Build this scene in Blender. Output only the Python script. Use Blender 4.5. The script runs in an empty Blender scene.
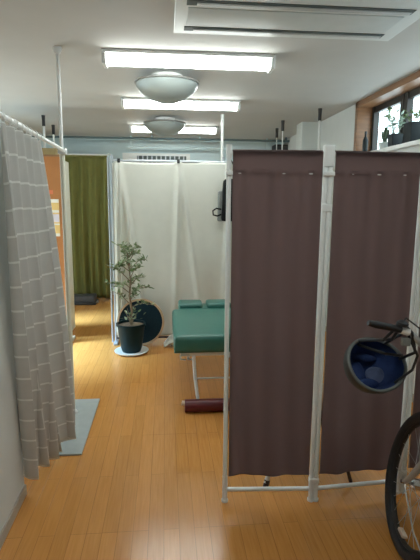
import bpy, bmesh, math, random
from mathutils import Vector, Matrix, noise
random.seed(7)
PI = math.pi
C = bpy.context.scene.collection
S = bpy.context.scene
S.view_settings.view_transform = 'Standard'
S.view_settings.look = 'None'
S.view_settings.gamma = 1.0
S.view_settings.exposure = 0.85
S.view_settings.use_curve_mapping = False
S.cycles.max_bounces = 10 if hasattr(S, 'cycles') else None

# ------------------------------------------------------------------ materials
def mat(name, col, rough=.5, metal=0., noise_amt=.06, noise_scale=12., bump=0., bump_scale=80., spec=.5, stretch=(1,1,1)):
    m = bpy.data.materials.new(name); m.use_nodes = True
    nt = m.node_tree; N = nt.nodes; L = nt.links
    b = N['Principled BSDF']
    b.inputs['Roughness'].default_value = rough
    b.inputs['Metallic'].default_value = metal
    b.inputs['Specular IOR Level'].default_value = spec
    tc = N.new('ShaderNodeTexCoord'); mp = N.new('ShaderNodeMapping'); mp.inputs['Scale'].default_value = stretch
    L.new(tc.outputs['Object'], mp.inputs['Vector'])
    n = N.new('ShaderNodeTexNoise'); n.inputs['Scale'].default_value = noise_scale; n.inputs['Detail'].default_value = 4
    L.new(mp.outputs[0], n.inputs['Vector'])
    r = N.new('ShaderNodeValToRGB')
    r.color_ramp.elements[0].position = .3; r.color_ramp.elements[1].position = .7
    r.color_ramp.elements[0].color = tuple(c*(1-noise_amt) for c in col)+(1,)
    r.color_ramp.elements[1].color = tuple(min(1, c*(1+noise_amt)) for c in col)+(1,)
    L.new(n.outputs['Fac'], r.inputs[0]); L.new(r.outputs[0], b.inputs['Base Color'])
    if bump:
        n2 = N.new('ShaderNodeTexNoise'); n2.inputs['Scale'].default_value = bump_scale
        L.new(mp.outputs[0], n2.inputs['Vector'])
        bp = N.new('ShaderNodeBump'); bp.inputs['Strength'].default_value = bump; bp.inputs['Distance'].default_value = .01
        L.new(n2.outputs['Fac'], bp.inputs['Height']); L.new(bp.outputs[0], b.inputs['Normal'])
    return m

def fabric(name, col, trans=.3, amt=.08, rough=.9, tcol=None):
    m = mat(name, col, rough, 0, amt, 9, .15, 400, .15)
    nt = m.node_tree; N = nt.nodes; L = nt.links
    b = N['Principled BSDF']; out = N['Material Output']
    t = N.new('ShaderNodeBsdfTranslucent'); t.inputs['Color'].default_value = (tcol or tuple(min(1, c*1.3) for c in col))+(1,)
    mx = N.new('ShaderNodeMixShader'); mx.inputs[0].default_value = trans
    L.new(b.outputs[0], mx.inputs[1]); L.new(t.outputs[0], mx.inputs[2]); L.new(mx.outputs[0], out.inputs['Surface'])
    return m

def emit(name, col, s):
    m = bpy.data.materials.new(name); m.use_nodes = True
    b = m.node_tree.nodes['Principled BSDF']
    b.inputs['Base Color'].default_value = col+(1,)
    b.inputs['Emission Color'].default_value = col+(1,); b.inputs['Emission Strength'].default_value = s
    return m

def glass(name):
    m = bpy.data.materials.new(name); m.use_nodes = True
    N = m.node_tree.nodes; L = m.node_tree.links; N.clear()
    o = N.new('ShaderNodeOutputMaterial'); t = N.new('ShaderNodeBsdfTransparent'); g = N.new('ShaderNodeBsdfGlossy')
    g.inputs['Roughness'].default_value = .05; t.inputs['Color'].default_value = (.93, .97, .97, 1)
    x = N.new('ShaderNodeMixShader'); x.inputs[0].default_value = .07
    L.new(t.outputs[0], x.inputs[1]); L.new(g.outputs[0], x.inputs[2]); L.new(x.outputs[0], o.inputs[0])
    return m

def floor_mat():
    m = bpy.data.materials.new('oak_flooring'); m.use_nodes = True
    N = m.node_tree.nodes; L = m.node_tree.links; b = N['Principled BSDF']
    tc = N.new('ShaderNodeTexCoord')
    mp = N.new('ShaderNodeMapping'); mp.vector_type = 'POINT'
    mp.inputs['Rotation'].default_value = (0, 0, PI/2)      # x' = -y , y' = x
    L.new(tc.outputs['Object'], mp.inputs['Vector'])
    off = N.new('ShaderNodeVectorMath'); off.operation = 'ADD'; off.inputs[1].default_value = (1.98+18.18, 0.091+2.82, 0)
    L.new(mp.outputs[0], off.inputs[0])
    def brick(h, w, mort):
        k = N.new('ShaderNodeTexBrick'); k.offset = .5; k.squash = 1
        k.inputs['Color1'].default_value = (0, 0, 0, 1); k.inputs['Color2'].default_value = (1, 1, 1, 1); k.inputs['Mortar'].default_value = (.5, .5, .5, 1)
        k.inputs['Scale'].default_value = 1; k.inputs['Mortar Size'].default_value = mort; k.inputs['Mortar Smooth'].default_value = .3
        k.inputs['Brick Width'].default_value = w; k.inputs['Row Height'].default_value = h; k.inputs['Bias'].default_value = 0
        L.new(off.outputs[0], k.inputs['Vector']); return k
    k1 = brick(.0705, .909, .0011); k2 = brick(.282, 1.818, .0014)
    mxm = N.new('ShaderNodeMath'); mxm.operation = 'MAXIMUM'
    L.new(k1.outputs['Fac'], mxm.inputs[0]); L.new(k2.outputs['Fac'], mxm.inputs[1])
    # grain stretched along y
    gm = N.new('ShaderNodeMapping'); gm.inputs['Scale'].default_value = (30, 1.6, 1)
    L.new(tc.outputs['Object'], gm.inputs['Vector'])
    gn = N.new('ShaderNodeTexNoise'); gn.inputs['Scale'].default_value = 3; gn.inputs['Detail'].default_value = 6; gn.inputs['Distortion'].default_value = .6
    L.new(gm.outputs[0], gn.inputs['Vector'])
    r = N.new('ShaderNodeValToRGB')
    r.color_ramp.elements[0].position = .3; r.color_ramp.elements[0].color = (.56, .240, .058, 1)
    r.color_ramp.elements[1].position = .75; r.color_ramp.elements[1].color = (.65, .300, .080, 1)
    L.new(gn.outputs['Fac'], r.inputs[0])
    tone = N.new('ShaderNodeMix'); tone.data_type = 'RGBA'; tone.blend_type = 'MULTIPLY'; tone.inputs[0].default_value = 1
    tr = N.new('ShaderNodeMapRange'); tr.inputs['To Min'].default_value = .94; tr.inputs['To Max'].default_value = 1.05
    L.new(k1.outputs['Color'], tr.inputs['Value'])
    L.new(r.outputs[0], tone.inputs[6]); L.new(tr.outputs[0], tone.inputs[7])
    gro = N.new('ShaderNodeMix'); gro.data_type = 'RGBA'; gro.inputs[7].default_value = (.16, .06, .018, 1)
    mg = N.new('ShaderNodeMath'); mg.operation = 'MULTIPLY'; mg.inputs[1].default_value = .5
    L.new(mxm.outputs[0], mg.inputs[0]); L.new(mg.outputs[0], gro.inputs[0]); L.new(tone.outputs[2], gro.inputs[6])
    L.new(gro.outputs[2], b.inputs['Base Color'])
    rn = N.new('ShaderNodeTexNoise'); rn.inputs['Scale'].default_value = 4; L.new(gm.outputs[0], rn.inputs['Vector'])
    rr = N.new('ShaderNodeMapRange'); rr.inputs['To Min'].default_value = .15; rr.inputs['To Max'].default_value = .24
    L.new(rn.outputs['Fac'], rr.inputs['Value']); L.new(rr.outputs[0], b.inputs['Roughness'])
    bp = N.new('ShaderNodeBump'); bp.invert = True; bp.inputs['Strength'].default_value = .35; bp.inputs['Distance'].default_value = .002
    L.new(mxm.outputs[0], bp.inputs['Height']); L.new(bp.outputs[0], b.inputs['Normal'])
    b.inputs['Specular IOR Level'].default_value = .5
    return m

def stripe_fabric():
    """warm grey cloth with a thin white running-brick line pattern, laid out in UV (metres)"""
    m = fabric('grey_lined_cloth', (.64, .63, .60), .22, .05)
    N = m.node_tree.nodes; L = m.node_tree.links; b = N['Principled BSDF']
    uv = N.new('ShaderNodeUVMap')
    mp = N.new('ShaderNodeMapping')
    L.new(uv.outputs[0], mp.inputs['Vector'])
    k = N.new('ShaderNodeTexBrick'); k.offset = .5
    k.inputs['Scale'].default_value = 1; k.inputs['Mortar Size'].default_value = .0052; k.inputs['Mortar Smooth'].default_value = .1
    k.inputs['Brick Width'].default_value = .50; k.inputs['Row Height'].default_value = .117
    L.new(mp.outputs[0], k.inputs['Vector'])
    mx = N.new('ShaderNodeMix'); mx.data_type = 'RGBA'; mx.inputs[7].default_value = (.95, .95, .92, 1)
    old = b.inputs['Base Color'].links[0].from_socket
    L.new(k.outputs['Fac'], mx.inputs[0]); L.new(old, mx.inputs[6]); L.new(mx.outputs[2], b.inputs['Base Color'])
    return m

M = dict(
 floor=floor_mat(),
 ceiling=mat('ceiling_paint', (.52, .51, .485), .85, 0, .02, 5, .08, 200),
 wall=mat('wall_paper', (.66, .68, .66), .8, 0, .02, 6, .15, 150),
 backwall=mat('back_wall_paper', (.62, .75, .78), .8, 0, .02, 6, .1, 150),
 white=mat('white_enamel', (.80, .81, .79), .35, 0, .02),
 trimgrey=mat('baseboard_vinyl', (.42, .37, .30), .5, 0, .04),
 wood=mat('window_casing_wood', (.25, .12, .052), .4, 0, .2, 6, .1, 60, .5, (1, .15, 8)),
 darkalu=mat('dark_window_alloy', (.035, .031, .028), .45, .3, .05),
 acbody=mat('air_unit_plastic', (.62, .64, .62), .45, 0, .02),
 black=mat('black_plastic', (.02, .02, .022), .45, 0, .1),
 rubber=mat('tyre_rubber', (.022, .022, .024), .6, 0, .15, 30, .3, 200),
 steel=mat('brushed_steel', (.62, .62, .60), .3, .9, .04),
 chrome=mat('chrome', (.75, .75, .74), .15, 1., .02),
 silver=mat('silver_paint', (.48, .49, .49), .35, .5, .03),
 greypost=mat('grey_painted_post', (.42, .45, .48), .4, .3, .04),
 brown=fabric('mauve_brown_cloth', (.058, .041, .041), .42, .05, .95, (.66, .53, .52)),
 cream=fabric('cream_cotton', (.71, .71, .65), .25, .03),
 green=fabric('olive_cloth', (.20, .195, .062), .2, .07),
 stripe=stripe_fabric(),
 orange=mat('orange_board', (.46, .185, .055), .6, 0, .05, 8, .1, 120),
 ivory=mat('ivory_post_paint', (.74, .72, .58), .45, 0, .03),
 poster=mat('yellow_paper', (.80, .55, .20), .7, 0, .05),
 paper=mat('pale_paper', (.86, .82, .72), .7, 0, .03),
 lilac=mat('lilac_paper', (.74, .66, .70), .7, 0, .04),
 pink=mat('red_print', (.75, .22, .10), .7, 0, .04),
 teal=mat('teal_vinyl', (.036, .17, .135), .33, 0, .06, 14, .08, 120),
 tealdark=mat('teal_vinyl_piping', (.04, .15, .125), .4, 0, .06),
 maroon=mat('maroon_vinyl', (.12, .012, .018), .35, 0, .08),
 beige=mat('beige_cap', (.70, .55, .42), .5, 0, .05),
 bedwood=mat('brown_underframe', (.30, .17, .08), .5, 0, .1),
 mat=mat('pale_blue_grey_mat', (.37, .40, .39), .75, 0, .05, 20, .2, 300),
 pot=mat('dark_teal_pot', (.006, .022, .026), .4, 0, .1, 12, 0, 80, .15),
 soil=mat('soil', (.24, .17, .11), .95, 0, .3, 40, .6, 80),
 bark=mat('bark', (.22, .17, .11), .85, 0, .2, 40, .4, 100),
 leaf=mat('olive_leaf', (.14, .21, .085), .55, 0, .25, 15),
 leaf2=mat('silver_leaf', (.36, .42, .27), .55, 0, .2, 15),
 saucer=mat('pale_saucer', (.72, .68, .60), .5, 0, .03),
 navy=mat('dark_navy_mesh', (.008, .024, .034), .7, 0, .15, 60, .2, 200, .15),
 rimwood=mat('tan_bentwood', (.52, .36, .22), .5, 0, .12),
 vent=mat('dark_vent', (.07, .09, .09), .6, 0, .1),
 shade_buckle=mat('grey_shade_buckle', (.20, .21, .20), .8, 0, .08, 30, .2, 300),  # grey for the painted shadow beside the bag and for the helmet buckle
 blackbag=mat('black_nylon', (.01, .011, .011), .8, 0, .1, 30, .2, 300, .15),
 boxgrey=mat('dark_grey_lid', (.045, .047, .05), .6, 0, .06),
 card=mat('tan_cardboard', (.42, .33, .16), .8, 0, .06),
 cactus=mat('cactus_green', (.05, .085, .045), .6, 0, .2, 30),
 palepot=mat('pale_glazed_pot', (.62, .66, .64), .4, 0, .05),
 darkpot=mat('dark_square_pot', (.018, .024, .026), .5, 0, .08, 12, 0, 80, .2),
 pale_leaf=mat('pale_leaf', (.42, .52, .44), .6, 0, .12),
 helmetout=mat('helmet_shell', (.05, .055, .05), .4, 0, .1),
 helmetrim=mat('helmet_rim_band', (.13, .14, .135), .5, 0, .08),
 blue=mat('navy_blue_liner', (.014, .036, .13), .85, 0, .2, 20, .3, 120),
 pad=mat('pale_blue_pad', (.10, .13, .24), .85, 0, .2, 25, .3, 120),
 dome=mat('frosted_glass_shade', (.27, .305, .295), .35, 0, .02),
 metalring=mat('dull_metal_ring', (.35, .35, .34), .4, .6, .05),
 darkleg=mat('dark_brown_leg', (.06, .03, .02), .5, 0, .1),
 tube=emit('lamp_diffuser', (.93, 1., .97), 13.0),
 tubeend=mat('lamp_end_cap', (.75, .76, .74), .5, 0, .02),
 glass=glass('window_glass'),
)

# ------------------------------------------------------------------ mesh helpers
def bx(bm, x0, x1, y0, y1, z0, z1, bev=0.):
    r = bmesh.ops.create_cube(bm, size=1)
    vs = r['verts']
    for v in vs:
        v.co = Vector(((x0+x1)/2+v.co.x*(x1-x0), (y0+y1)/2+v.co.y*(y1-y0), (z0+z1)/2+v.co.z*(z1-z0)))
    if bev:
        es = list({e for v in vs for e in v.link_edges})
        bmesh.ops.bevel(bm, geom=es, offset=bev, segments=3, affect='EDGES', profile=.6)
    return bm

def tube(bm, pts, r, n=12, cap=True, closed=False):
    pts = [Vector(p) for p in pts]
    rr = r if isinstance(r, (list, tuple)) else [r]*len(pts)
    rings = []; prev = None
    for i, p in enumerate(pts):
        if closed: t = pts[(i+1) % len(pts)]-pts[i-1]
        else: t = (pts[min(i+1, len(pts)-1)]-pts[max(i-1, 0)])
        t.normalize()
        if prev is None:
            a = Vector((0, 0, 1)) if abs(t.z) < .9 else Vector((1, 0, 0))
            u = t.cross(a).normalized()
        else:
            u = (prev-t*prev.dot(t)).normalized()
        prev = u; w = t.cross(u)
        rings.append([bm.verts.new(p+(u*math.cos(2*PI*k/n)+w*math.sin(2*PI*k/n))*rr[i]) for k in range(n)])
    for i in range(len(rings)-(0 if closed else 1)):
        A = rings[i]; B = rings[(i+1) % len(rings)]
        for k in range(n):
            bm.faces.new((A[k], A[(k+1) % n], B[(k+1) % n], B[k]))
    if cap and not closed:
        bm.faces.new(rings[0][::-1]); bm.faces.new(rings[-1])
    return bm

def lathe(bm, prof, n=40, mtx=None, capb=True, capt=True):
    rings = []
    for r, z in prof:
        rings.append([bm.verts.new(Vector((max(r, 1e-4)*math.cos(2*PI*k/n), max(r, 1e-4)*math.sin(2*PI*k/n), z))) for k in range(n)])
    for A, B in zip(rings, rings[1:]):
        for k in range(n): bm.faces.new((A[k], A[(k+1) % n], B[(k+1) % n], B[k]))
    if capb: bm.faces.new(rings[0][::-1])
    if capt: bm.faces.new(rings[-1])
    if mtx is not None:
        for R in rings:
            for v in R: v.co = mtx @ v.co
    return bm

def cloth(bm, f, nu, nv, uvf=None):
    uvl = bm.loops.layers.uv.new('UVMap') if uvf else None
    g = [[bm.verts.new(f(i/nu, j/nv)) for i in range(nu+1)] for j in range(nv+1)]
    for j in range(nv):
        for i in range(nu):
            fc = bm.faces.new((g[j][i], g[j][i+1], g[j+1][i+1], g[j+1][i]))
            if uvf:
                for lp, (a, b) in zip(fc.loops, ((i, j), (i+1, j), (i+1, j+1), (i, j+1))):
                    lp[uvl].uv = uvf(a/nu, b/nv)
    return bm

def obj(name, bm, m, parent=None, smooth=True, solid=0., loc=None):
    bmesh.ops.recalc_face_normals(bm, faces=bm.faces)
    me = bpy.data.meshes.new(name); bm.to_mesh(me); bm.free()
    me.materials.append(m)
    if smooth:
        for p in me.polygons: p.use_smooth = True
        try: me.set_sharp_from_angle(angle=R_(40))
        except Exception: pass
    o = bpy.data.objects.new(name, me); C.objects.link(o)
    if parent is not None: o.parent = parent
    if loc is not None: o.location = loc
    if solid:
        s = o.modifiers.new('thickness', 'SOLIDIFY'); s.thickness = solid; s.offset = 0
    return o
def R_(d): return d*PI/180
def B(): return bmesh.new()

def thing(name, label, cat, loc=(0, 0, 0), rotz=0, group=None):
    o = bpy.data.objects.new(name, None); o.empty_display_size = .1; C.objects.link(o)
    o.location = loc; o.rotation_euler = (0, 0, rotz)
    o['label'] = label; o['category'] = cat
    if group: o['group'] = group
    return o
def tag(o, label, cat, group=None):
    o['label'] = label; o['category'] = cat
    if group: o['group'] = group
    return o
def struct(name, bm, m, parent=None, smooth=False):
    o = obj(name, bm, m, parent, smooth)
    if parent is None: o['kind'] = 'structure'
    return o
def dup(root, loc, label=None, rotz=None):
    r = root.copy(); C.objects.link(r); r.location = loc
    if rotz is not None: r.rotation_euler = (0, 0, rotz)
    if label: r['label'] = label
    for ch in list(root.children):
        c = ch.copy(); C.objects.link(c); c.parent = r
        for g in ch.children:
            d = g.copy(); C.objects.link(d); d.parent = c
    return r

H = 2.45; XR = 1.87; XL = -2.25; YB = 7.6; YF = -1.7
# ------------------------------------------------------------------ the setting
struct('floor', bx(B(), XL-.1, XR+.3, YF-.1, YB+.1, -.1, 0), M['floor'])
struct('ceiling', bx(B(), XL-.1, XR+.3, YF-.1, YB+.1, H, H+.12), M['ceiling'])
struct('wall_back', bx(B(), XL-.1, XR+.3, YB, YB+.1, 0, H), M['backwall'])
struct('wall_front', bx(B(), XL-.1, XR+.3, YF-.1, YF, 0, H), M['wall'])
# near left wall: a stub wall that ends beside the lined curtain
struct('wall_left', bx(B(), -.86, -.737, YF, 2.31, 0, H), M['wall'])
# far left wall with an opening for the added balcony door
b = B(); DW0, DW1, DH = 3.55, 5.9, 2.0
bx(b, XL-.1, XL, YF, DW0, 0, H); bx(b, XL-.1, XL, DW1, YB, 0, H); bx(b, XL-.1, XL, DW0, DW1, DH, H)
struct('wall_far_left', b, M['wall'])
# right wall with high strip window
WY0, WY1, WZ0, WZ1 = 1.0, 4.63, 1.93, 2.43
b = B(); bx(b, XR, XR+.2, YF, YB, 0, WZ0); bx(b, XR, XR+.2, YF, YB, WZ1, H); bx(b, XR, XR+.2, YF, WY0, WZ0, WZ1); bx(b, XR, XR+.2, WY1, YB, WZ0, WZ1)
struct('wall_right', b, M['wall'])
struct('trim_1', bx(B(), 1.65, XR, 5.80, 6.05, 0, H), mat('pillar_paint', (.70, .74, .72), .8, 0, .02))
# baseboards
struct('baseboard_left', bx(B(), -.737, -.727, YF, 2.31, 0, .055, .002), M['trimgrey'])
struct('baseboard_right', bx(B(), XR-.012, XR, YF, 5.80, 0, .06, .002), M['trimgrey'])
struct('baseboard_back', bx(B(), XL, XR, YB-.012, YB, 0, .06, .002), M['trimgrey'])
# high strip window on the right
w = thing('window_1', 'high strip window with brown wooden casing on the right wall', 'window'); w['kind'] = 'structure'
for k in ('label', 'category'): del w[k]
b = B()
bx(b, XR-.02, XR+.2, WY1-.025, WY1+.03, WZ0-.02, WZ1+.02); bx(b, XR-.02, XR+.2, WY0-.03, WY0+.02, WZ0-.02, WZ1+.02)
bx(b, XR-.02, XR+.2, WY0-.03, WY1+.03, WZ1-.03, WZ1+.02)
obj('window_casing', b, M['wood'], w, False)
obj('window_sill', bx(B(), XR-.035, XR+.2, WY0, WY1-.025, WZ0-.01, WZ0+.022, .003), M['white'], w, False)
FX = XR+.135
b = B(); bx(b, FX, FX+.04, WY0, WY1-.025, WZ0+.02, WZ0+.055); bx(b, FX, FX+.04, WY0, WY1-.025, WZ1-.085, WZ1-.03)
yy = [WY1-.025-.02, 4.02, 3.95, 3.30, 2.6, 1.9, 1.3, 1.02]
for y in yy: bx(b, FX-.008, FX+.045, y-.027, y+.027, WZ0+.02, WZ1-.03)
obj('window_frame', b, M['darkalu'], w, False)
for a, c in ((4.02, 4.585), (3.30, 3.95), (2.6, 3.3), (1.9, 2.6), (1.3, 1.9)):
    obj('window_pane', bx(B(), FX+.015, FX+.02, a+.01, c, WZ0+.05, WZ1-.08), M['glass'], w, False)
# unseen balcony door, added and sized for the daylight patch on the floor
d = thing('added_door_1', '-', '-'); d['kind'] = 'structure'
for k in ('label', 'category'): del d[k]
b = B()
for y in (DW0+.025, (DW0+DW1)/2, DW1-.025): bx(b, XL-.07, XL-.03, y-.025, y+.025, .02, DH)
bx(b, XL-.07, XL-.03, DW0, DW1, 0, .06); bx(b, XL-.07, XL-.03, DW0, DW1, DH-.05, DH)
obj('added_door_frame', b, M['darkalu'], d, False)
for a, c in ((DW0+.05, (DW0+DW1)/2-.025), ((DW0+DW1)/2+.025, DW1-.05)):
    obj('added_door_pane', bx(B(), XL-.052, XL-.048, a, c, .06, DH-.05), M['glass'], d, False)

# ------------------------------------------------------------------ ceiling lights
def batten():
    t = thing('ceiling_light', '', 'ceiling light', group='fluorescent battens in a row')
    obj('lamp_housing', bx(B(), -.56, .56, -.075, .075, -.022, 0, .004), M['tubeend'], t)
    b = B(); n = 14; prof = [(.062*math.cos(PI*k/n), -.022-.062*math.sin(PI*k/n)) for k in range(n+1)]
    A = [b.verts.new((-.535, y, z)) for y, z in prof]; D = [b.verts.new((.535, y, z)) for y, z in prof]
    for k in range(n): b.faces.new((A[k], A[k+1], D[k+1], D[k]))
    b.faces.new(A); b.faces.new(D[::-1]); b.faces.new((A[0], D[0], D[-1], A[-1]))
    obj('lamp_diffuser', b, M['tube'], t)
    for s in (-1, 1):
        obj('end_cap', bx(B(), s*.548-.014, s*.548+.014, -.066, .066, -.088, -.02, .008), M['tubeend'], t)
    return t
l1 = batten(); l1.location = (.165, 3.31, H)
l1['label'] = 'lit fluorescent ceiling light nearest the ceiling air unit, the longest in view'
dup(l1, (.16, 4.74, H), 'lit fluorescent ceiling light between the two glass dome lights')
dup(l1, (.12, 6.35, H), 'lit fluorescent ceiling light farthest back, partly behind the far dome')
def dome():
    t = thing('dome_light', '', 'ceiling light', group='round glass dome lights')
    obj('ceiling_plate', lathe(B(), [(.12, 0), (.12, -.03), (.02, -.03)], 32), M['white'], t)
    obj('lamp_shade', lathe(B(), [(.238, -.055), (.243, -.058), (.236, -.085), (.20, -.13), (.14, -.17), (.07, -.195), (.0, -.203)], 48, capb=True), M['dome'], t)
    obj('metal_rim', lathe(B(), [(.236, -.052), (.246, -.052), (.249, -.062), (.240, -.066)], 48, capb=False, capt=False), M['metalring'], t, solid=.003)
    for k in range(3):
        a = PI/6+2*PI*k/3
        obj('clip', tube(B(), [(.10*math.cos(a), .10*math.sin(a), -.02), (.24*math.cos(a), .24*math.sin(a), -.055)], .005, 8), M['metalring'], t)
    return t
dup(l1, (.165, .95, H), 'lit fluorescent ceiling light behind the camera, out of view in the photo')
d1 = dome(); d1.location = (.02, 3.86, H)
d1['label'] = 'unlit round frosted glass dome light between the first and second fluorescent lights'
dup(d1, (.0, 5.78, H), 'smaller looking far glass dome light, behind the second fluorescent light')

# ------------------------------------------------------------------ ceiling air unit
t = thing('ceiling_air_conditioner', 'pale rectangular ceiling air conditioner with long dark louvre slots', 'air conditioner', (0, 0, H))
b = B(); bx(b, .055, 1.31, 2.0, 2.86, -.018, 0, .005)
obj('panel', b, M['acbody'], t)
for y in (2.775, 2.43):
    f = obj('air_slot', bx(B(), .11, 1.235, y-.03, y+.03, -.0215, -.016), M['vent'], t)
    obj('louvre_flap', bx(B(), .16, 1.225, y-.006, y+.017, -.026, -.021, .002), M['silver'], f)
obj('intake_grille', bx(B(), .12, 1.22, 2.49, 2.72, -.0225, -.016, .002), mat('intake_plastic', (.55, .58, .57), .5, 0, .03), t)
obj('intake_grille', bx(B(), .12, 1.22, 2.09, 2.375, -.0225, -.016, .002), mat('intake_plastic_b', (.55, .58, .57), .5, 0, .03), t)

# ------------------------------------------------------------------ pole + curtain rod + lined curtain
t = thing('tension_pole', 'tall white floor-to-ceiling pole holding the end of the curtain rod', 'pole', (-.668, 3.25, 0))
obj('shaft', tube(B(), [(0, 0, .02), (0, 0, H-.02)], .0115, 16), M['white'], t)
obj('lower_sleeve', tube(B(), [(0, 0, .02), (0, 0, 1.80)], .016, 16), M['ivory'], t)
obj('foot_pad', lathe(B(), [(.035, 0), (.035, .012), (.02, .03)], 24), M['white'], t)
obj('ceiling_pad', lathe(B(), [(.016, H-.04), (.028, H-.012), (.028, H)], 24), M['white'], t)
RX = -.645
t = thing('curtain_rod', 'white curtain rod running from the left wall to the tall pole', 'curtain rod', (0, 0, 0))
obj('rod', tube(B(), [(-.735, 1.55, 1.835), (-.70, 1.55, 1.835), (RX-.012, 1.555, 1.835), (RX, 1.60, 1.835), (RX, 3.0, 1.818), (-.652, 3.24, 1.815)], .011, 12), M['white'], t)
obj('joint', tube(B(), [(RX, 2.16, 1.8285), (RX, 2.30, 1.8265)], .0145, 12), M['white'], t)
obj('wall_flange', tube(B(), [(-.737, 1.55, 1.835), (-.725, 1.55, 1.835)], .028, 20), M['white'], t)
obj('clamp', bx(B(), -.69, -.638, 3.225, 3.275, 1.795, 1.835, .006), M['white'], t)

# lined curtain
CT = thing('striped_curtain', 'long warm grey curtain with thin white lines, hanging at the left', 'curtain', (0, 0, 0))
def cur(u, v, amp=1.):
    # u along the rod, v from top to bottom
    s = v**.9
    y = (2.0+u*.60)*(1-s)+(2.285+u*.52)*s
    x = (RX-.005)*(1-s)+(-.705+u*.12)*s
    ph = u*2*PI*5.0
    a = (.020+.026*v)
    x += a*math.sin(ph+.9*math.sin(v*3)+.4)*amp+.012*math.sin(ph*.43+1.2+v*2)*v
    x -= .045*math.exp(-((u-.60)/.05)**2)*min(1, v*1.5)
    y += .020*math.cos(ph*1.0+.5)*(.4+v)
    zt = 1.805-.012*(math.sin(ph*.5)**2)
    zb = .080+.018*math.sin(u*7)-.02*u+.035*u*u
    z = zt*(1-v)+zb*v
    x = max(x, -.731) if y < 2.32 else x
    return Vector((x, y, z))
b = cloth(B(), cur, 110, 80, lambda u, v: (u*1.05, v*1.76))
obj('curtain_fabric', b, M['stripe'], CT, True, .0015)
for k in range(8):
    y = 2.02+k*.08
    obj('hook', tube(B(), [(RX+.0*math.cos(q), y+.004*math.sin(q), 0) if 0 else (RX+.017*math.cos(q), y+.006*math.sin(q*.5), 1.822+.02*math.sin(q)) for q in [2*PI*i/14 for i in range(14)]], .0022, 6, closed=True), M['white'], CT)

# mat
tag(obj('floor_mat', bx(B(), -1.30, -.51, 2.67, 3.47, 0, .012, .004), M['mat']), 'pale blue grey rectangular mat on the floor beside the lined curtain', 'mat')

# ------------------------------------------------------------------ orange panel area
t = thing('partition_board', 'orange standing partition board with ivory end post behind the white pole', 'partition', (0, 5.0, 0))
obj('board', bx(B(), -1.75, -1.045, -.015, .015, .06, 1.93, .003), M['orange'], t)
obj('top_cap', bx(B(), -1.76, -1.02, -.02, .02, 1.93, 1.95, .003), M['bedwood'], t)
for x in (-1.76, -1.025): obj('end_post', bx(B(), x-.022, x+.022, -.022, .022, .0, 1.95, .004), M['ivory'], t)
for x in (-1.76, -1.025): obj('foot', bx(B(), x-.022, x+.022, -.16, .16, 0, .03, .004), M['ivory'], t)
t = thing('poster', 'small yellow and lilac paper notice fixed to the orange board', 'poster', (0, 4.982, 0))
obj('sheet', bx(B(), -1.27, -1.075, -.001, .001, 1.135, 1.51), M['poster'], t, False)
for z0, z1, k in ((1.475, 1.51, 'paper'), (1.28, 1.36, 'lilac'), (1.375, 1.40, 'paper'), (1.25, 1.265, 'paper'), (1.135, 1.165, 'paper')):
    obj('printed_band', bx(B(), -1.27, -1.078, -.002, -.001, z0, z1), M[k], t, False)
tag(obj('red_sticker', bx(B(), -1.19, -1.13, 4.982, 4.9845, 1.56, 1.60), M['pink'], None, False), 'small faded red sticker on the orange board above the notice', 'sticker')
# cabinet behind the board carrying a box
t = thing('tall_cabinet', 'tall ivory cabinet hidden behind the orange board', 'cabinet', (-1.35, 5.42, 0))
obj('body', bx(B(), -.30, .26, -.22, .22, .0, 1.925, .006), M['ivory'], t)
for s in (-1, 1):
    dd = obj('door', bx(B(), min(0, s*.27)-.02+.003, max(0, s*.27)-.02-.003, -.238, -.22, .04, 1.90, .003), M['ivory'], t)
    obj('handle', bx(B(), s*.03-.025, s*.03-.015, -.252, -.238, .95, 1.10, .002), M['steel'], dd)
t = thing('cardboard_box', 'tan cardboard box on top of the tall cabinet behind the orange board', 'box', (-1.32, 5.40, 1.925))
obj('body', bx(B(), -.17, .17, -.13, .13, 0, .10, .002), M['card'], t)
obj('lid', bx(B(), -.175, .175, -.135, .135, .085, .115, .002), M['card'], t)

# green curtain
GC = thing('green_curtain', 'olive green full length curtain in front of the back wall', 'curtain', (0, 7.2, 0))
def gcf(u, v):
    x = -1.66+u*.82
    y = .035*math.sin(u*2*PI*7+1.0*math.sin(v*2.5)+math.sin(u*9))*(.5+.6*v)+.015*math.sin(u*31+v*2)
    z = 2.13*(1-v)+(.03+.04*(1-u))*v
    if v < .04: y *= .5
    return Vector((x, y, z))
obj('curtain_fabric', cloth(B(), gcf, 120, 30), M['green'], GC, True, .002)
obj('rail', tube(B(), [(-1.70, 0, 2.155), (-.82, 0, 2.155)], .012), M['white'], GC)
obj('glider_strip', bx(B(), -1.66, -.84, -.008, .008, 2.12, 2.15, .002), M['green'], GC)
for x in (-1.66, -.84): obj('bracket', tube(B(), [(x, .4, 2.20), (x, .2, 2.19), (x, 0, 2.155)], .008), M['white'], GC)
# white sticker on curtain (pale spot)
# black flat case
t = thing('floor_case', 'low flat black case with grey top on the floor under the green curtain', 'case', (-1.21, 6.95, 0))
obj('base', bx(B(), -.21, .19, -.10, .16, 0, .04, .008), M['black'], t)
obj('lid', bx(B(), -.20, .17, -.09, .155, .04, .125, .012), M['boxgrey'], t)
obj('latch', bx(B(), .19, .215, -.03, .03, .015, .04, .004), M['silver'], t)

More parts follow.
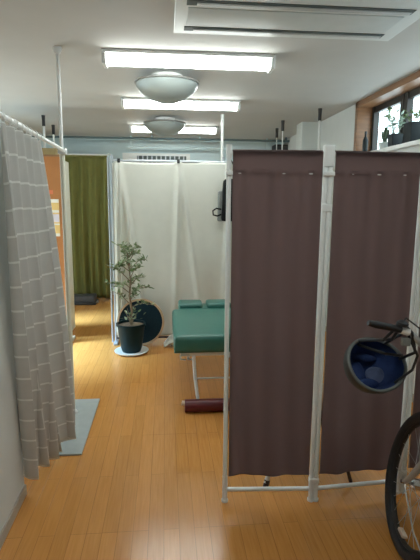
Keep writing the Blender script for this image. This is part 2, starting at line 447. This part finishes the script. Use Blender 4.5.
# ------------------------------------------------------------------ rails, hangers at the back
def railthing(label, m, x0, x1, y, z, r):
    t = thing('ceiling_rail', label, 'rail', (0, y, z))
    obj('rail', tube(B(), [(x0, 0, 0), (x1, 0, 0)], r), m, t)
    for x in (x0+.05, (x0+x1)/2, x1-.05): obj('bracket', bx(B(), x-.012, x+.012, -.012, .012, 0, H-z, .002), m, t)
    return t
railthing('long dark curtain rail across the back ceiling, above the green curtain', mat('dark_rail', (.10, .15, .16), .5, 0, .05), XL+.02, XR-.01, 7.2, 2.395, .016)
railthing('thin pale rail just below the dark ceiling rail', M['backwall'], -.55, 1.6, 7.35, 2.29, .012)
def hanger(label, x, y, l=.55, top='black', r=.013):
    t = thing('ceiling_hanger', label, 'hanger', (x, y, H), group='ceiling hangers with black tops')
    obj('top_mount', tube(B(), [(0, 0, 0), (0, 0, -.05), (0, 0, -.12)], [.022, .019, .018], 12), M[top], t)
    obj('white_rod', tube(B(), [(0, 0, -.12), (0, 0, -l)], r, 12), M['white'], t)
    return t
hanger('black-topped white ceiling hanger left of its twin, above the tan box', -1.37, 5.75, .5)
hanger('black-topped white ceiling hanger nearest the tall white pole', -1.42, 6.45, .42)
hanger('black-topped ceiling hanger beside the white pillar, left and nearer one', 1.40, 5.75, .42, 'black', .007)
hanger('black-topped ceiling hanger farther back, left of the black box', 1.47, 6.35, .42, 'black', .007)
hanger('black-topped white ceiling hanger in front of the white pillar', 1.60, 4.98, 1.0, 'black', .011)
# black speaker box in the far right corner
t = thing('wall_speaker', 'small black box speaker high on the back wall near the pillar', 'speaker', (1.80, 7.45, 2.20))
obj('cabinet', bx(B(), -.13, .12, -.14, .10, -.02, .16, .01), M['black'], t)
obj('grille', bx(B(), -.11, .10, -.146, -.14, 0, .14, .004), M['boxgrey'], t)
obj('bracket', bx(B(), -.02, .02, .10, .15, .04, .10), M['black'], t)

# vent on the back wall
t = thing('wall_vent', 'dark slatted vent grille in a white surround, above the cream curtain', 'vent', (-.03, 7.575, 2.15))
b = B(); bx(b, -.62, .42, 0, .025, -.30, .075)
obj('surround', b, M['white'], t, False)
obj('vent_backing', bx(B(), -.40, .36, -.006, 0, -.10, .035), M['vent'], t, False)
for k in range(11):
    obj('slat', bx(B(), -.39+k*.07, -.37+k*.07, -.016, -.006, -.10, .035, .002), M['greypost'], t)
obj('slat_bar', bx(B(), -.40, .36, -.018, -.012, -.035, -.02), M['greypost'], t, False)

# ------------------------------------------------------------------ cream curtain partition
CY = 4.95
t = thing('curtain_partition', 'cream cotton sheet clipped to a grey metal frame across the room', 'partition', (0, CY, 0))
for x in (-.535, 1.55):
    obj('post', tube(B(), [(x, 0, 0), (x, 0, 1.95)], .014, 12), M['greypost'], t)
    obj('foot', bx(B(), x-.02, x+.02, -.10, .10, 0, .022, .004), M['greypost'], t)
obj('post', tube(B(), [(-.575, .03, 0.0), (-.575, .03, 1.93)], .010, 12), M['greypost'], t)
obj('top_bar', tube(B(), [(-.535, 0, 1.895), (1.55, 0, 1.895)], .012, 12), M['greypost'], t)
obj('bottom_bar', tube(B(), [(-.535, 0, .055), (1.55, 0, .055)], .012, 12), M['darkleg'], t)
clips = [-.46, .135, .66, 1.2]
def cr(u, v):
    x = -.515+u*2.05
    y = -.01
    for c in clips:
        for sgn, sl in ((1, .24), (-1, .05)):
            dx = (x-c)-sgn*sl*v*1.1
            y += -.040*math.exp(-(dx/.028)**2)*min(1, v*5)*(1-.55*v)
        y += -.02*math.exp(-((x-c)/.03)**2)*(1-v)
    y += .012*math.sin(x*9+v*2.2)*v+.007*math.sin(x*23-v*5)*v
    y += .012*noise.noise(Vector((x*2.5, v*3, 0)))
    z = 1.89-.012*math.sin(PI*min(max((x+.46)/.6, 0), 1))*(1 if x < .135 else .4)
    z = z*(1-v)+(.07+.02*math.sin(x*6))*v
    return Vector((x, y, z))
obj('sheet', cloth(B(), cr, 200, 70), M['cream'], t, True, .002)
def cr2(u, v):
    x = -.525+u*.07
    return Vector((x, -.055+.012*math.sin(u*9+v*2), 1.87*(1-v)+.10*v))
obj('folded_edge', cloth(B(), cr2, 10, 20), M['cream'], t, True, .002)
for c in clips:
    obj('clip', bx(B(), c-.014, c+.014, -.045, .018, 1.875, 1.915, .004), M['black'], t)
obj('handle_pole' if 0 else 'inner_post', tube(B(), [(.60, .03, 0), (.60, .03, 1.95)], .012), M['greypost'], t)
hanger('tall white ceiling hanger pole above the right part of the cream sheet', .64, 5.45, .62, 'white', .016)

# bag hanging on the partition
t = thing('backpack', 'black backpack with a carry loop hanging on the cream sheet beside the brown screen', 'bag', (.675, 4.80, 1.30))
def sack(w, dpt, h, x0=0):
    b = B(); bx(b, x0-w/2, x0+w/2, -dpt/2, dpt/2, 0, h, min(w, dpt)*.28); 
    for v in b.verts:
        k = v.co.z/h
        v.co.x = x0+(v.co.x-x0)*(1-.25*max(0, k-.5)*2)
    return b
obj('body', sack(.24, .13, .42), M['blackbag'], t)
obj('side_shade', sack(.05, .08, .30, -.125), M['shade_buckle'], t)  # grey lump stands in for the shadow at the bag's left
obj('carry_loop', tube(B(), [(-.12, -.05, .12), (-.17, -.06, .13), (-.205, -.06, .105), (-.20, -.06, .065), (-.16, -.06, .055), (-.12, -.05, .07)], .008, 8), M['blackbag'], t)
obj('hanging_strap', tube(B(), [(-.04, .03, .40), (-.03, .06, .52), (0, .12, .612), (.03, .06, .52), (.04, .03, .40)], .009, 8), M['blackbag'], t)

# ------------------------------------------------------------------ round board and plant
t = thing('round_board', 'dark navy round disc with tan wooden rim leaning behind the plant pot', 'disc', (-.265, 4.805, 0))
mt = Matrix.Translation((0, .0, .262)) @ Matrix.Rotation(R_(90-8), 4, 'X')
obj('disc', lathe(B(), [(.0, -.008), (.225, -.008), (.225, .006), (.0, .012)], 56, mt, False, False), M['navy'], t)
obj('rim', lathe(B(), [(.222, -.016), (.240, -.016), (.243, .0), (.240, .016), (.222, .016), (.222, -.016)], 56, mt, False, False), M['rimwood'], t)
PX, PY = -.350, 4.61
t = thing('potted_tree', 'small leafy olive tree in a dark teal pot on the floor by the cream sheet', 'potted plant', (PX, PY, .02))
obj('pot', lathe(B(), [(.0, 0), (.092, 0), (.105, .04), (.135, .26), (.145, .262), (.145, .285), (.130, .285), (.125, .25), (.0, .25)], 40, None, False, False), M['pot'], t)
obj('soil', lathe(B(), [(.0, .238), (.126, .238), (.126, .262), (.06, .268), (.0, .27)], 32, None, False, False), M['soil'], t)
trunk = B(); leaves = [B(), B()]
tube(trunk, [(0, 0, .25), (.012, 0, .40), (-.012, .01, .56), (.004, 0, .70), (-.01, 0, .85), (-.03, .0, 1.02)], [.014, .012, .010, .008, .006, .003], 8)
def leaf(b, p, d, L, w):
    d = d.normalized(); a = d.cross(Vector((0, 0, 1)))
    if a.length < .1: a = Vector((1, 0, 0))
    a.normalize(); a = (Matrix.Rotation(random.uniform(-1, 1), 3, d) @ a)
    n = d.cross(a)
    pts = [p, p+d*L*.35+a*w, p+d*L*.7+a*w*.8, p+d*L, p+d*L*.7-a*w*.8, p+d*L*.35-a*w]
    mid = [p+d*L*.5+n*w*.4]
    vs = [b.verts.new(q) for q in pts]; c = b.verts.new(mid[0])
    for i in range(6): b.faces.new((vs[i], vs[(i+1) % 6], c))
brs = []
for k in range(20):
    z0 = .45+.028*k+random.uniform(-.02, .02)
    a = k*2.4+random.uniform(-.4, .4)
    L = random.uniform(.14, .27)*(1-.35*max(0, (z0-.75)/.3))
    base = Vector((0, 0, z0)); tip = base+Vector((math.cos(a)*L, math.sin(a)*L*.6, random.uniform(.02, .16)))
    midp = (base+tip)/2+Vector((0, 0, .03))
    tube(trunk, [base, midp, tip], [.005, .004, .002], 6)
    for q in range(20):
        s = random.uniform(.3, 1.05); p = base.lerp(tip, s)+Vector((0, 0, .03*math.sin(PI*min(s, 1))))
        dr = Vector((random.uniform(-1, 1), random.uniform(-1, 1), random.uniform(-.5, .9)))
        leaf(leaves[random.random() < .4], p, dr, random.uniform(.04, .062), random.uniform(.008, .014))
for k in range(30):
    p = Vector((random.gauss(0, .05), random.gauss(0, .03), random.uniform(.30, .42)))
    leaf(leaves[k % 2], p, Vector((random.uniform(-1, 1), random.uniform(-1, 1), random.uniform(.0, 1))), .045, .010)
for k in range(40):
    p = Vector((random.gauss(-.03, .02), random.gauss(0, .02), random.uniform(.95, 1.08)))
    leaf(leaves[k % 2], p, Vector((random.uniform(-1, 1), random.uniform(-1, 1), random.uniform(.0, 1))), .045, .010)
for a in (0, 2, 4):
    tube(trunk, [(0, 0, .25), (.03*math.cos(a), .03*math.sin(a), .34), (.09*math.cos(a), .06*math.sin(a), .42)], [.006, .004, .002], 6)
obj('trunk', trunk, M['bark'], t); obj('foliage', leaves[0], M['leaf'], t, False)
obj('foliage', leaves[1], M['leaf2'], t, False)
tag(obj('saucer', lathe(B(), [(.0, 0), (.13, 0), (.165, .016), (.17, .026), (.16, .026), (.13, .016), (.0, .016)], 40, Matrix.Translation((PX, PY, 0)), False, False), M['saucer']), 'pale round saucer on the floor under the dark plant pot', 'saucer')
tag(obj('folded_cloth', cloth(B(), lambda u, v: Vector((-.03+.24*u, 4.73+.14*v, .012+.05*math.sin(PI*u)*abs(math.sin(v*7+u*4))+.12*math.sin(PI*u)*max(0, v-.5))), 24, 14), M['cream'], None, True, .003), 'crumpled white cloth on the floor between the round disc and the bed', 'cloth')

# ------------------------------------------------------------------ treatment bed
t = thing('treatment_bed', 'teal vinyl padded treatment bed with white steel legs', 'bed', (.05, 3.24, 0))
b = bx(B(), 0, .66, 0, .88, .425, .555, .035)
obj('cushion', b, M['teal'], t)
obj('piping', tube(B(), [(.01, .01, .435), (.65, .01, .435), (.65, .87, .435), (.01, .87, .435)], .008, 8, closed=True), M['tealdark'], t)
# head part with a face gap, two lobes
hb = obj('head_rest', bx(B(), .06, .60, .89, 1.16, .435, .545, .035), M['teal'], t)
for x in (.16, .42): obj('face_pad', bx(B(), x-.10, x+.12, .93, 1.14, .530, .585, .026), M['tealdark'], hb)
obj('underframe', bx(B(), .05, .61, .04, 1.22, .395, .424, .004), M['white'], t)
for x in (.145, .545):
    obj('leg', tube(B(), [(x, .06, .40), (x+.008, .04, .24), (x+.028, -.02, .07)], .0125, 12), M['white'], t)
    obj('leg', tube(B(), [(x, 1.12, .40), (x+.01, 1.12, .012)], .0125, 12), M['white'], t)
obj('brace', tube(B(), [(.155, .05, .22), (.555, .05, .22)], .007, 8), M['white'], t)
obj('brace', tube(B(), [(.155, 1.12, .22), (.555, 1.12, .22)], .007, 8), M['white'], t)
fb = obj('floor_bar', tube(B(), [(.075, -.03, .047), (.66, -.03, .047)], .046, 24), M['maroon'], t)
obj('end_cap', tube(B(), [(.055, -.03, .070), (.078, -.03, .066)], .017, 16), M['beige'], fb)
for x in (.05, .10): obj('adjuster', tube(B(), [(x, .05, .40), (x+.0, .03, .375), (x+.035, .03, .372)], .006, 8), M['steel'], t)

# stool hidden behind the brown screen: legs show under the cloth
t = thing('stool', 'low stool behind the brown screen, its legs showing below the cloth', 'stool', (.78, 2.48, 0))
obj('seat', lathe(B(), [(.0, .40), (.17, .40), (.18, .42), (.17, .445), (.0, .45)], 32, None, False, False), M['bedwood'], t)
for x, y in ((.11, -.11), (.11, .11), (-.11, .11)):
    obj('leg', tube(B(), [(x, y, .40), (x*1.9, y*1.9, .0)], .010, 10), M['darkleg'], t)
lg = obj('leg', tube(B(), [(-.11, -.11, .40), (-.26, -.21, .02)], .012, 10), M['white'], t); lg['label'] = 'white slanted leg with brown foot'
obj('rubber_foot', tube(B(), [(-.252, -.205, .035), (-.262, -.212, .0)], .015, 10), M['darkleg'], lg)

# ------------------------------------------------------------------ brown folding screen
FS = thing('folding_screen', 'white tube folding screen with three brown cloth panels', 'folding screen', (0, 0, 0))
def panel(p0, p1, seed, sag=.0):
    p0 = Vector(p0); p1 = Vector(p1); d = (p1-p0); L = d.length; d.normalize(); n = Vector((d.y, -d.x, 0))
    for p in (p0, p1):
        q = obj('post', tube(B(), [p+Vector((0, 0, .0)), p+Vector((0, 0, 1.74))], .0112, 14), M['white'], FS)
        obj('end_cap', tube(B(), [p+Vector((0, 0, 0)), p+Vector((0, 0, .14))], .0128, 14), M['white'], q)
        obj('end_cap', tube(B(), [p+Vector((0, 0, 1.69)), p+Vector((0, 0, 1.75))], .0135, 14), M['white'], q)
        obj('end_cap', tube(B(), [p+Vector((0, 0, .0)), p+Vector((0, 0, .012))], .017, 14), M['white'], q)
    for z in (1.715, .066): obj('cross_tube', tube(B(), [p0+Vector((0, 0, z)), p1+Vector((0, 0, z))], .0105, 12), M['white'], FS)
    def f(u, v):
        s = .016+u*(L-.032)
        z = 1.729*(1-v)+(.146+.002*math.sin(u*5+seed))*v
        dep = .016
        pk = 0
        if z < 1.632:
            pk = .0035*math.sin(u*40+seed)*math.exp(-(1.632-z)/.35)+.008*math.sin(u*11+seed*2+z)*(1.632-z)/1.5+.004*math.sin(u*23+z*1.5+seed)
            dep = .008+pk
        elif z < 1.715: dep = .0135+.0015*math.sin(u*17+seed)*min(1, (1.715-z)/.03)
        else: dep = .0135*math.cos(min(1, (z-1.715)/.0140)*PI/2); z = 1.715+.0135*math.sin(min(1, (z-1.715)/.0140)*PI/2)
        return p0+d*s+n*dep+Vector((0, 0, z))
    obj('cloth_panel', cloth(B(), f, 90, 160), M['brown'], FS, True, .0014)
    obj('cross_tube', tube(B(), [p0+Vector((0, 0, 1.625)), p1+Vector((0, 0, 1.625))], .0035, 10), M['white'], FS)
    for p in (p0, p1): obj('knob', bx(B(), p.x-.016, p.x+.016, p.y-.022, p.y-.006, 1.615, 1.635, .004), M['white'], FS)
panel((.286, 2.165, 0), (.7225, 2.135, 0), 1.0)
panel((.7455, 2.135, 0), (1.200, 2.165, 0), 2.7)
panel((1.226, 2.165, 0), (1.64, 2.10, 0), 4.1)
for px, py in ((.734, 2.135), (1.213, 2.165)):
    for z0, z1 in ((1.655, 1.752), (1.455, 1.492), (.10, .128), (.9, .93)):
        if z0 == .9: continue
        obj('hinge_clip', bx(B(), px-.0245, px+.0245, py-.016, py+.014, z0, z1, .006), M['white'], FS)

# ------------------------------------------------------------------ bicycle (front wheel by the screen)
BK = thing('bicycle', 'bicycle with silver handlebar and dark tyre, cut by the right edge', 'bicycle', (1.005, 1.775, 0), R_(-9))
BK.rotation_euler = (0, R_(12), R_(-9))
BI = (Matrix.Translation((1.005, 1.775, 0)) @ BK.rotation_euler.to_matrix().to_4x4()).inverted()
WR = .312
def wheel(y, name):
    wv = bpy.data.objects.new(name, None); C.objects.link(wv); wv.parent = BK; wv.location = (0, y, WR)
    ring = lambda r, x=0: [(x, r*math.cos(2*PI*k/56), r*math.sin(2*PI*k/56)) for k in range(56)]
    obj('tyre', tube(B(), ring(WR-.026), .026, 14, closed=True), M['rubber'], wv)
    obj('wheel_rim', tube(B(), ring(WR-.052), .011, 8, closed=True), M['darkalu'], wv)
    obj('hub', tube(B(), [(-.05, 0, 0), (-.035, 0, 0), (-.03, 0, 0), (.03, 0, 0), (.035, 0, 0), (.05, 0, 0)], [.010, .010, .024, .024, .010, .010], 16), M['chrome'], wv)
    obj('axle_nut', tube(B(), [(-.075, 0, 0), (-.05, 0, 0)], .009, 8), M['chrome'], wv)
    for k in range(24):
        a = 2*PI*k/24; s = 1 if k % 2 else -1
        obj('spoke', tube(B(), [(s*.03, .022*math.cos(a+.9*(1 if k % 4 < 2 else -1)), .022*math.sin(a+.9*(1 if k % 4 < 2 else -1))), (0, (WR-.055)*math.cos(a), (WR-.055)*math.sin(a))], .0011, 5, False), M['steel'], wv)
    return wv
wheel(0, 'wheel'); wheel(-.98, 'wheel')
obj('reflector', bx(B(), -.012, .012, -.03, .03, .068, .082, .004), M['beige'], BK)
# fork blades with rake
for s in (-1, 1):
    obj('fork_blade', tube(B(), [(s*.058, .0, WR), (s*.058, -.035, WR+.045), (s*.054, -.10, WR+.17), (s*.044, -.15, WR+.29), (s*.012, -.165, WR+.345)], [.010, .013, .016, .017, .016], 14), M['silver'], BK)
obj('fork_crown', tube(B(), [(-.05, -.16, .63), (.05, -.16, .63)], .018, 14), M['silver'], BK)
obj('head_tube', tube(B(), [(0, -.165, .64), (0, -.22, .80)], .020, 14), M['darkalu'], BK)
obj('stem', tube(B(), [(0, -.22, .80), (0, -.25, .90), (0, -.235, .945)], .014, 14), M['chrome'], BK)
obj('down_tube', tube(B(), [(0, -.18, .68), (0, -.58, .30)], .019, 14), M['darkalu'], BK)
obj('top_tube', tube(B(), [(0, -.20, .75), (0, -.45, .52), (0, -.66, .46)], .017, 14), M['darkalu'], BK)
st = obj('seat_tube', tube(B(), [(0, -.58, .28), (0, -.70, .72)], .018, 14), M['darkalu'], BK)
obj('seat_post', tube(B(), [(0, -.70, .72), (0, -.73, .84)], .0125, 12), M['chrome'], BK)
b = B(); bx(b, -.10, .10, -.88, -.62, .84, .90, .028)
for v in b.verts:
    k = (v.co.y+.88)/.26; v.co.x *= 1-.7*k
obj('saddle', b, M['black'], BK)
for s in (-1, 1):
    obj('chain_stay', tube(B(), [(s*.03, -.58, .28), (s*.058, -.98, WR)], .009, 10), M['darkalu'], BK)
    obj('seat_stay', tube(B(), [(s*.015, -.68, .66), (s*.058, -.98, WR)], .008, 10), M['darkalu'], BK)
    obj('mudguard_stay', tube(B(), [(s*.062, -.005, WR-.005), (s*.045, -.16, WR-.12), (s*.03, -.29, WR-.16)], .0035, 8), M['chrome'], BK)
    obj('crank', tube(B(), [(s*.05, -.58, .28), (s*.09, -.58+s*.08, .28-s*.10), (s*.14, -.58+s*.08, .28-s*.10)], .010, 10), M['chrome'], BK)
    obj('pedal', bx(B(), min(s*.12, s*.21), max(s*.12, s*.21), -.61+s*.08, -.55+s*.08, .27-s*.10, .29-s*.10, .006), M['black'], BK)
obj('chainring', lathe(B(), [(.0, -.003), (.075, -.003), (.075, .003), (.0, .003)], 32, Matrix.Translation((.05, -.58, .28)) @ Matrix.Rotation(PI/2, 4, 'Y'), False, False), M['steel'], BK)
b = B()
arc = [(WR+.022, R_(q)) for q in range(95, 176, 6)]
for sx in (0,):
    g = []
    for rr, a in arc:
        g.append([b.verts.new((w_, rr*math.cos(a), WR+rr*math.sin(a)-(.006 if abs(w_) > .02 else 0))) for w_ in (-.03, -.015, 0, .015, .03)])
    for i in range(len(g)-1):
        for k in range(4): b.faces.new((g[i][k], g[i][k+1], g[i+1][k+1], g[i+1][k]))
obj('mudguard', b, M['rubber'], BK, True, .002)
obj('kickstand', tube(B(), [(.06, -.95, .29), (.16, -.90, .035)], .009, 10), M['steel'], BK)
# handlebar: rises out to both grips
LP = [BI @ Vector(p) for p in ((.705, 1.555, 1.082), (.735, 1.556, 1.075), (.80, 1.562, 1.060), (.832, 1.565, 1.052), (.862, 1.565, 1.043), (.905, 1.565, 1.005), (.94, 1.56, .965), (1.0, 1.55, .94))]
for s in (-1, 1):
    P = [Vector((-s*p.x if s > 0 else p.x, p.y, p.z)) for p in LP]
    hbr = obj('handlebar', tube(B(), [(0, -.235, .945), (s*.05, -.235, .945)]+[tuple(p) for p in reversed(P[3:])], .0115, 12), M['silver'], BK)
    obj('bar_end_collar', tube(B(), [P[3], P[4]], .0145, 12), M['white'], hbr)
    obj('grip', tube(B(), P[3::-1], [.0125, .0125, .0135, .010], 12), M['black'], hbr)
    dv = Vector((0, .045, -.012))
    obj('brake_lever', tube(B(), [P[4]+dv*.2, P[3]+dv*.8, P[2]+dv, P[1]+dv], [.012, .009, .006, .005], 8), M['black'], hbr)
obj('brake_cable', tube(B(), [BI @ Vector((.84, 1.59, 1.045)), BI @ Vector((.90, 1.66, 1.07)), BI @ Vector((1.0, 1.68, 1.0)), (-.02, -.18, .84)], .003, 6), M['black'], BK)
obj('bell', lathe(B(), [(.0, 0), (.02, 0), (.021, .012), (.012, .02), (0, .022)], 20, Matrix.Translation(LP[3]+Vector((0, 0, .014))), False, False), M['black'], BK)

# ------------------------------------------------------------------ helmet hanging from the handlebar
HM = thing('bicycle_helmet', 'dark bicycle helmet with navy blue lining hanging upside down from the handlebar', 'helmet', (.794, 1.66, .893))
HM.rotation_euler = (0, 0, 0)
hm = Matrix.Rotation(R_(8), 4, 'Y') @ Matrix.Rotation(R_(54), 4, 'X')   # bowl axis: opening faces the viewer and up
def bowl(b, a, c, dpt, n=48, m=14, inner=False, z0=0.0, rr=None):
    rings = []
    for j in range(m+1):
        ph = (PI/2)*j/m
        rings.append([hm @ Vector((a*math.cos(ph)*math.cos(2*PI*k/n), c*math.cos(ph)*math.sin(2*PI*k/n), z0-dpt*math.sin(ph)+.010*math.cos(2*(2*PI*k/n))*math.cos(ph))) for k in range(n)])
    V = [[b.verts.new(p) for p in r] for r in rings[:-1]]
    cc = b.verts.new(hm @ Vector((0, 0, z0-dpt)))
    for A, Bq in zip(V, V[1:]):
        for k in range(n): b.faces.new((A[k], A[(k+1) % n], Bq[(k+1) % n], Bq[k]))
    for k in range(n): b.faces.new((V[-1][k], V[-1][(k+1) % n], cc))
    return V[0]
b = B(); bowl(b, .122, .110, .135); obj('shell', b, M['helmetout'], HM, True)
b = B(); bowl(b, .113, .100, .118); obj('lining', b, M['blue'], HM, True)
ringp = [hm @ Vector((.1145*math.cos(2*PI*k/48), .1025*math.sin(2*PI*k/48), .010*math.cos(2*(2*PI*k/48)))) for k in range(48)]
obj('rim_band', tube(B(), ringp, .0065, 10, closed=True), M['helmetrim'], HM)
for (u, v, su, sv) in ((-.035, -.015, .032, .05), (.045, -.015, .046, .034), (.005, -.055, .045, .02), (.0, .05, .05, .016)):
    b = B(); r = bmesh.ops.create_uvsphere(b, u_segments=20, v_segments=12, radius=1)
    zz = -.115*math.sqrt(max(.05, 1-(u/.106)**2-(v/.094)**2))+.010
    for q in b.verts: q.co = hm @ Vector((u+q.co.x*su, v+q.co.y*sv, zz+q.co.z*.014))
    obj('padding', b, M['pad' if u > .02 else 'blue'], HM)
sp = lambda pts, r: obj('strap', tube(B(), [Vector(p) for p in pts], r, 8), M['black'], HM)
# straps run from the rim up over the left handlebar (world bar near (.86,1.57,1.04) -> local (.065,-.09,.165))
sp([hm @ Vector((-.06, .085, .0)), (-.01, -.07, .115), (.045, -.09, .190), (.075, -.075, .150), hm @ Vector((.05, .09, -.01))], .006)
sp([hm @ Vector((.10, .03, .0)), (.105, -.085, .07), (.075, -.105, .15), (.050, -.09, .185), (.02, -.075, .12), hm @ Vector((.0, .098, -.01))], .006)
sp([hm @ Vector((.08, -.06, -.02)), (.105, -.075, .0), (.112, -.09, .06), (.07, -.10, .13), (.055, -.09, .185)], .005)
sp([hm @ Vector((-.05, .08, -.03)), (.01, -.05, .055), (.07, -.055, .05), hm @ Vector((.09, .05, -.02))], .006)
obj('buckle', bx(B(), .045, .075, -.105, -.085, .10, .13, .004), M['shade_buckle'], HM)

# ------------------------------------------------------------------ plants on the sill
SZ = WZ0+.022
t = thing('potted_cactus', 'branching dark cactus in a pale pot on the window sill', 'potted plant', (1.94, 4.17, SZ))
obj('pot', lathe(B(), [(0, 0), (.04, 0), (.055, .07), (.05, .07), (.045, .06), (0, .06)], 28, None, False, False), M['palepot'], t)
b = B(); tube(b, [(0, 0, .06), (0, 0, .14), (.005, 0, .20)], [.018, .020, .012], 12)
for s in (-1, 1): tube(b, [(0, 0, .10), (0, s*.04, .11), (0, s*.055, .14), (0, s*.06, .17)], [.012, .012, .012, .007], 10)
obj('cactus_body', b, M['cactus'], t)
b = B(); tube(b, [(.01, -.01, .06), (.01, -.015, .24), (.01, -.03, .34)], [.004, .003, .002], 6)
for k in range(12): leaf(b, Vector((.01, -.02-.01*random.random(), .25+.10*random.random())), Vector((random.uniform(-1, 1), random.uniform(-1, 1), random.uniform(-.2, 1))), .06, .016)
obj('leafy_stem', b, M['leaf'], t, False)
def sqpot(loc, s, h, label, lf, n, hh):
    t = thing('potted_plant', label, 'potted plant', loc, 0, 'sill plants in dark pots')
    b = B(); bx(b, -s, s, -s, s, 0, h, .006)
    for v in b.verts: v.co.x *= .85+.15*v.co.z/h; v.co.y *= .85+.15*v.co.z/h
    obj('pot', b, M['darkpot'], t)
    b = B()
    for k in range(n):
        a = random.uniform(0, 2*PI); p = Vector((math.cos(a)*s*.5, math.sin(a)*s*.5, h))
        tip = p+Vector((math.cos(a)*.03, math.sin(a)*.05, random.uniform(.4, 1)*hh))
        tube(b, [p, tip], [.003, .0015], 5)
        for q in range(5): leaf(b, p.lerp(tip, random.uniform(.4, 1)), Vector((random.uniform(-1, 1), random.uniform(-1, 1), random.uniform(0, 1))), .045, .010)
    obj('foliage', b, lf, t, False)
sqpot((1.935, 3.97, SZ), .048, .115, 'feathery pale plant in a small dark square pot on the sill beside the cactus', M['pale_leaf'], 10, .17)
sqpot((1.935, 3.66, SZ), .062, .16, 'green plant in the larger dark square pot on the sill near the right edge', M['leaf'], 7, .10)
t = thing('dark_bottle', 'narrow dark bottle standing at the far end of the window sill', 'bottle', (1.90, 4.50, SZ))
obj('body', lathe(B(), [(0, 0), (.022, 0), (.024, .01), (.024, .13), (.010, .165), (.010, .19), (0, .19)], 20, None, False, False), M['darkpot'], t)
obj('cap', lathe(B(), [(.012, .185), (.012, .21), (0, .21)], 16, None, True, False), M['black'], t)

# ------------------------------------------------------------------ daylight
W = bpy.data.worlds.new('World'); S.world = W; W.use_nodes = True
bg = W.node_tree.nodes['Background']; bg.inputs[0].default_value = (.80, .93, 1.0, 1); bg.inputs[1].default_value = 3.0
sun = bpy.data.objects.new('daylight_sun', bpy.data.lights.new('daylight_sun', 'SUN')); C.objects.link(sun)
sun.data.energy = 19.0; sun.data.color = (.42, .68, 1.0); sun.data.angle = R_(22)
sun.rotation_euler = Vector((1.0, .30, -1.18)).to_track_quat('-Z', 'Y').to_euler()

# ------------------------------------------------------------------ camera
cam = bpy.data.objects.new('camera', bpy.data.cameras.new('camera')); C.objects.link(cam)
r = Vector((0.99567599, -0.09268153, 0.0062807)); u = Vector((0.00906213, 0.16419819, 0.98638574)); f = Vector((0.09245102, 0.98206369, -0.16432809))
mx = Matrix(((r.x, u.x, -f.x, 0), (r.y, u.y, -f.y, 0), (r.z, u.z, -f.z, 1.5), (0, 0, 0, 1)))
cam.matrix_world = mx
cam.data.sensor_fit = 'VERTICAL'; cam.data.sensor_height = 24; cam.data.lens = 472.96/560*24
cam.data.clip_start = .05
S.camera = cam
